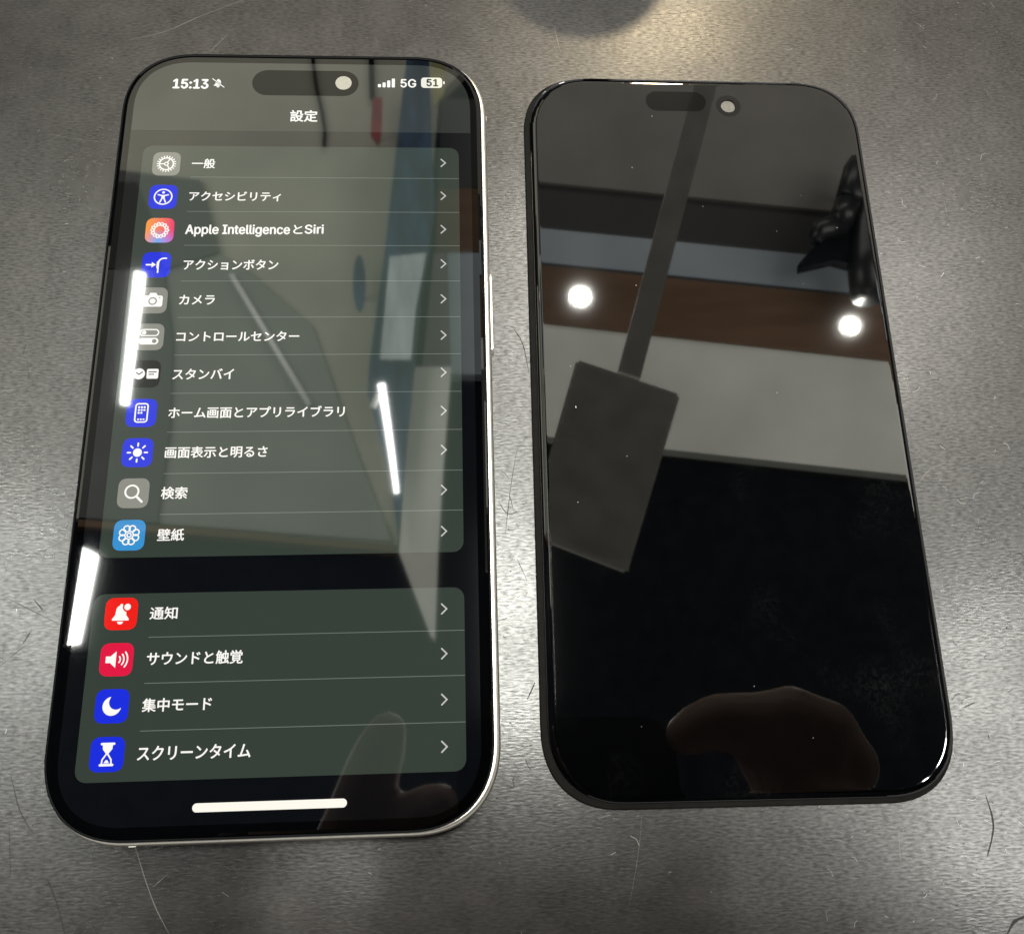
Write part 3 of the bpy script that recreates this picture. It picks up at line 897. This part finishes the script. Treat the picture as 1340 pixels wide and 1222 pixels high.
# bright narrow lamp tube and the white board beside it
q = [lm(u, v, ZH - 40) for u, v in ((499, 503), (507, 555), (514, 605), (519, 645))]
o = empty('slim_lamp_tube', q[0])
bm = bmesh.new(); tube(bm, [tuple(p - q[0]) for p in q], [8, 7, 6, 5], 10); obj('tube', bm, emitter('lit_slim_tube', (1, 1, 0.98), 30), o, True)
bm = bmesh.new(); tube(bm, [tuple(lm(488, 533, ZH - 38) - q[0]), tuple(lm(500, 506, ZH - 38) - q[0])], 6, 8); obj('tube_clip', bm, M_WHITE, o)
bm = bmesh.new(); tube(bm, [(0, 0, 0), (0, 0, ZC + 60 - ZH + 40)], 3, 8); obj('hanger', bm, M_BLACKMATT, o)
tag(o, 'slim curved white lit tube mirrored at the end of the blue cloth strip', 'lamp')
L_('ceiling_board', [(543, 480), (590, 480), (580, 610), (573, 723), (569, 836), (564, 833), (522, 722), (533, 576)], C_LIGHT, ZC - 10, 68)

# ------------------------------------------------------------------ round dark plate held low over the table, beyond the panel
pl = [mirror(u, v, 0, 45) for u, v in ((720, 0), (788, 30), (858, 0))]
M_PLATE = noisy(principled('dark_grey_plate', (0.05, 0.05, 0.05), 0.4), 60, 0.8, 1.2)
cc = Vector(((pl[0].x + pl[2].x) / 2, pl[1].y + (pl[2].x - pl[0].x) * 0.62, 45))
rt = tag(empty('round_stand', (cc.x, cc.y, 0)), 'round dark plate on a short foot standing beyond the black panel', 'stand')
bm = bmesh.new(); rr = (pl[2].x - pl[0].x) * 0.62
prism(bm, [(rr * math.cos(2 * math.pi * k / 48), rr * math.sin(2 * math.pi * k / 48)) for k in range(48)], 45, 49); obj('plate', bm, M_PLATE, rt)
bm = bmesh.new(); tube(bm, [(0, rr * 0.4, 0.2), (0, rr * 0.4, 45)], 5, 16); obj('foot', bm, M_PLATE, rt)

# ------------------------------------------------------------------ the photographer's phone and hands
AX = ROT @ Vector((0, 0, 1)); RX = ROT @ Vector((1, 0, 0)); UY = ROT @ Vector((0, 1, 0))
hpz = empty('held_phone')
hpz.rotation_euler = EUL
hpz.location = (CAM + AX * 3) * MM
tag(hpz, 'dark smartphone held up over the table by two hands', 'phone')
bm = loft(76, 150, 13, [(1.2, 0), (0.2, 0.8), (0, 1.8), (0, 6.5), (0.4, 7.6), (1, 8)], cx=38, cy=-62)
obj('body', bm, principled('graphite_back', (0.05, 0.052, 0.058), 0.8, spec=0.0), hpz, True)

person = tag(empty('person', (160, -190, 170)), 'person whose bare hands hold up the dark phone, seen mirrored only', 'person')
M_SKIN = noisy(principled('skin', (0.5, 0.33, 0.25), 0.5), 60, 0.85, 1.1, bump=0.15, bscale=700, bdist=0.0004)
M_SLEEVE = noisy(principled('dark_sleeve_cloth', (0.02, 0.02, 0.024), 0.9), 200, 0.7, 1.3)
po = Vector((160, -190, 170))
def limb(name, chains, mat, voxel):
    """bones with rounded joints, fused into one continuous skin"""
    bm = bmesh.new()
    for ch in chains:
        for (p, r), (q, t) in zip(ch, ch[1:]):
            tube(bm, [p - po, q - po], [r, t], 14)
        for p, r in ch:
            bmesh.ops.create_icosphere(bm, subdivisions=2, radius=r * MM, matrix=Matrix.Translation((p - po) * MM))
    o = obj(name, bm, mat, person, True)
    rm = o.modifiers.new('fuse', 'REMESH'); rm.mode = 'VOXEL'; rm.voxel_size = voxel; rm.use_smooth_shade = True
    sm = o.modifiers.new('soften', 'SMOOTH'); sm.factor = 0.5; sm.iterations = 6
    return o
def hand(zp, wrist, palm, fingers, thumb, arm):
    f_ = lambda u, v, Z, r: (mirror(u, v, zp, Z), r)
    w, p = f_(*wrist), f_(*palm)
    ch = [[w, p]]
    for fg in fingers:
        c = [f_(*q) for q in fg]
        ch.append([(w[0] * 0.6 + p[0] * 0.4, 13), (p[0] * 0.5 + c[0][0] * 0.5, 12.5)] + c)
    kn = [f_(*fg[0]) for fg in fingers]
    ch.append([(k[0], k[1] * 0.95) for k in kn])
    ch.append([w] + [f_(*q) for q in thumb])
    limb('hand', ch, M_SKIN, 0.0016)
    limb('sleeve', [[(w[0], 26)] + [(Vector(q[0]), q[1]) for q in arm]], M_SLEEVE, 0.003)
hand(ZR, (1092, 1190, 178, 21), (1060, 1062, 174, 20),
     [[(985, 948, 169, 11), (942, 944, 167, 9.5), (914, 953, 166, 8.5), (897, 961, 165, 7)],
      [(1035, 942, 170, 12), (1034, 954, 182, 10), (1042, 985, 188, 9), (1050, 1006, 190, 7.5)],
      [(1078, 958, 171, 12), (1078, 970, 182, 10), (1083, 998, 188, 8.5), (1088, 1016, 190, 7)],
      [(1108, 1000, 173, 11), (1108, 1010, 183, 9), (1110, 1032, 188, 8), (1112, 1048, 190, 6.5)]],
     [(1085, 1110, 194, 12), (1060, 1050, 199, 10), (1050, 1012, 200, 8)],
     [((215, -150, 176), 30), ((260, -185, 172), 33)])
hand(ZL, (330, 1330, 176, 20), (420, 1210, 171, 17),
     [[(465, 1080, 166, 10.5), (487, 1010, 164, 9), (500, 975, 163, 8), (507, 957, 162, 6.5)],
      [(505, 1120, 166, 10.5), (540, 1075, 164, 9), (560, 1060, 163, 8), (575, 1052, 162, 6.5)],
      [(520, 1165, 167, 10), (565, 1130, 164, 8.5), (590, 1120, 163, 7.5), (605, 1115, 162, 6.5)],
      [(520, 1210, 168, 9.5), (570, 1185, 165, 8), (600, 1178, 164, 7), (615, 1175, 163, 6)]],
     [(380, 1180, 190, 12), (450, 1120, 192, 10), (520, 1090, 190, 8)],
     [((-45, -215, 172), 30), ((-60, -250, 168), 32)])

# ------------------------------------------------------------------ scratches and wear on the table
def scratch(px, w, mat, i):
    P = [plane(u, v, 0) for u, v in px]
    Q = []
    for a, b, c, d in zip([P[0]] + P, P, P[1:], P[2:] + [P[-1]]):
        for k in range(5):
            t = k / 5
            Q.append(0.5 * ((2 * b) + (c - a) * t + (2 * a - 5 * b + 4 * c - d) * t * t + (3 * b - a - 3 * c + d) * t ** 3))
    Q.append(P[-1])
    fl = Flat(0.02 + 0.0007 * i)
    L, R = [], []
    for k, p in enumerate(Q):
        d = (Q[min(k + 1, len(Q) - 1)] - Q[max(k - 1, 0)]).normalized()
        n = Vector((-d.y, d.x))
        ww = 0.75 * w * (0.25 + 0.75 * math.sin(math.pi * (k + 0.5) / (len(Q)))) * random.uniform(0.6, 1.2) / 2
        L.append((p.x + n.x * ww, p.y + n.y * ww)); R.append((p.x - n.x * ww, p.y - n.y * ww))
    for k in range(len(Q) - 1):
        fl.poly([R[k], R[k + 1], L[k + 1], L[k]])
    return fl.build('scratch', [mat], table)
random.seed(11)
SCR = [
    ([(168, 53), (215, 42), (262, 22), (330, -4)], 0.16, 0), ([(274, 69), (287, 56), (301, 43)], 0.16, 0),
    ([(176, 1104), (190, 1150), (205, 1190), (224, 1226)], 0.2, 0), ([(725, 33), (729, 52), (734, 70)], 0.14, 0),
    ([(1203, 631), (1215, 616), (1237, 606)], 0.14, 0), ([(1235, 262), (1240, 283)], 0.14, 0), ([(1312, 152), (1328, 166), (1342, 180)], 0.12, 0),
    ([(840, 1065), (836, 1110), (828, 1160), (822, 1190)], 0.1, 0), ([(782, 1071), (800, 1065)], 0.2, 0), ([(1176, 1085), (1178, 1125)], 0.1, 0),
    ([(0, 512), (20, 510)], 0.18, 0), ([(17, 487), (52, 486)], 0.12, 0), ([(36, 472), (38, 500)], 0.12, 1), ([(30, 465), (34, 450)], 0.2, 1),
    ([(200, 1160), (220, 1143)], 0.14, 0), ([(1080, 1190), (1083, 1205)], 0.16, 0), ([(60, 175), (100, 182), (160, 190)], 0.1, 0),
    ([(3, 779), (40, 798), (81, 818)], 0.2, 1), ([(672, 430), (684, 450), (692, 488)], 0.26, 1),
    ([(677, 585), (668, 640), (661, 702)], 0.16, 1), ([(652, 655), (664, 672), (680, 668)], 0.22, 1), ([(666, 645), (672, 668)], 0.16, 1),
    ([(14, 1012), (26, 1060), (45, 1092)], 0.22, 1), ([(62, 1150), (74, 1180), (86, 1226)], 0.3, 1), ([(12, 1080), (14, 1150)], 0.14, 1),
    ([(0, 872), (26, 850), (46, 838)], 0.18, 1), ([(30, 842), (42, 824)], 0.3, 1), ([(676, 730), (690, 760)], 0.16, 1), ([(690, 915), (700, 893)], 0.3, 1),
    ([(120, 1075), (150, 1112)], 0.12, 1), ([(45, 785), (56, 798)], 0.4, 1), ([(1262, 925), (1275, 919)], 0.24, 1), ([(1318, 1222), (1328, 1205), (1345, 1198)], 0.6, 1),
    ([(1290, 1040), (1300, 1080), (1292, 1120)], 0.35, 1)]
for i, (px, w, k) in enumerate(SCR):
    scratch(px, w, (M_SCR_L, M_SCR_D)[k], i)
for nm, mat, n, dark in (('bright_flecks', principled('bright_fleck', (0.3, 0.29, 0.27), 0.35), 380, False), ('dark_flecks', M_SCR_D, 260, True)):
    fl = Flat(0.015)
    for k in range(n):
        if dark:
            u = random.choice([random.uniform(-30, 160), random.uniform(640, 705), random.uniform(1200, 1370), random.uniform(-30, 700)])
            v = random.uniform(380, 1240)
        else:
            u, v = random.choice([(random.uniform(1100, 1370), random.uniform(-30, 1240)), (random.uniform(-30, 1370), random.uniform(-30, 1240))])
        p = plane(u, v, 0)
        a = random.gauss(0, 0.7)
        ln = random.choice([0.15, 0.2, 0.3, 0.5, 0.9]) * random.uniform(0.6, 1.3)
        w = random.uniform(0.035, 0.09) * (1.6 if dark else 1)
        bend = random.uniform(-0.5, 0.5)
        pts = [(p.x + ln * math.cos(a + bend * t) * t, p.y + ln * math.sin(a + bend * t) * t) for t in (-1, 0, 1)]
        if dark and k % 3 == 0:
            fl.disc((p.x, p.y), w * 1.3, 0, 0.00002 * k, 7, w * 0.9)
        else:
            fl.line(pts, w, 0, 0.00002 * k, round_=False)
    o = fl.build(nm, [mat], table)
    o['kind'] = 'stuff'
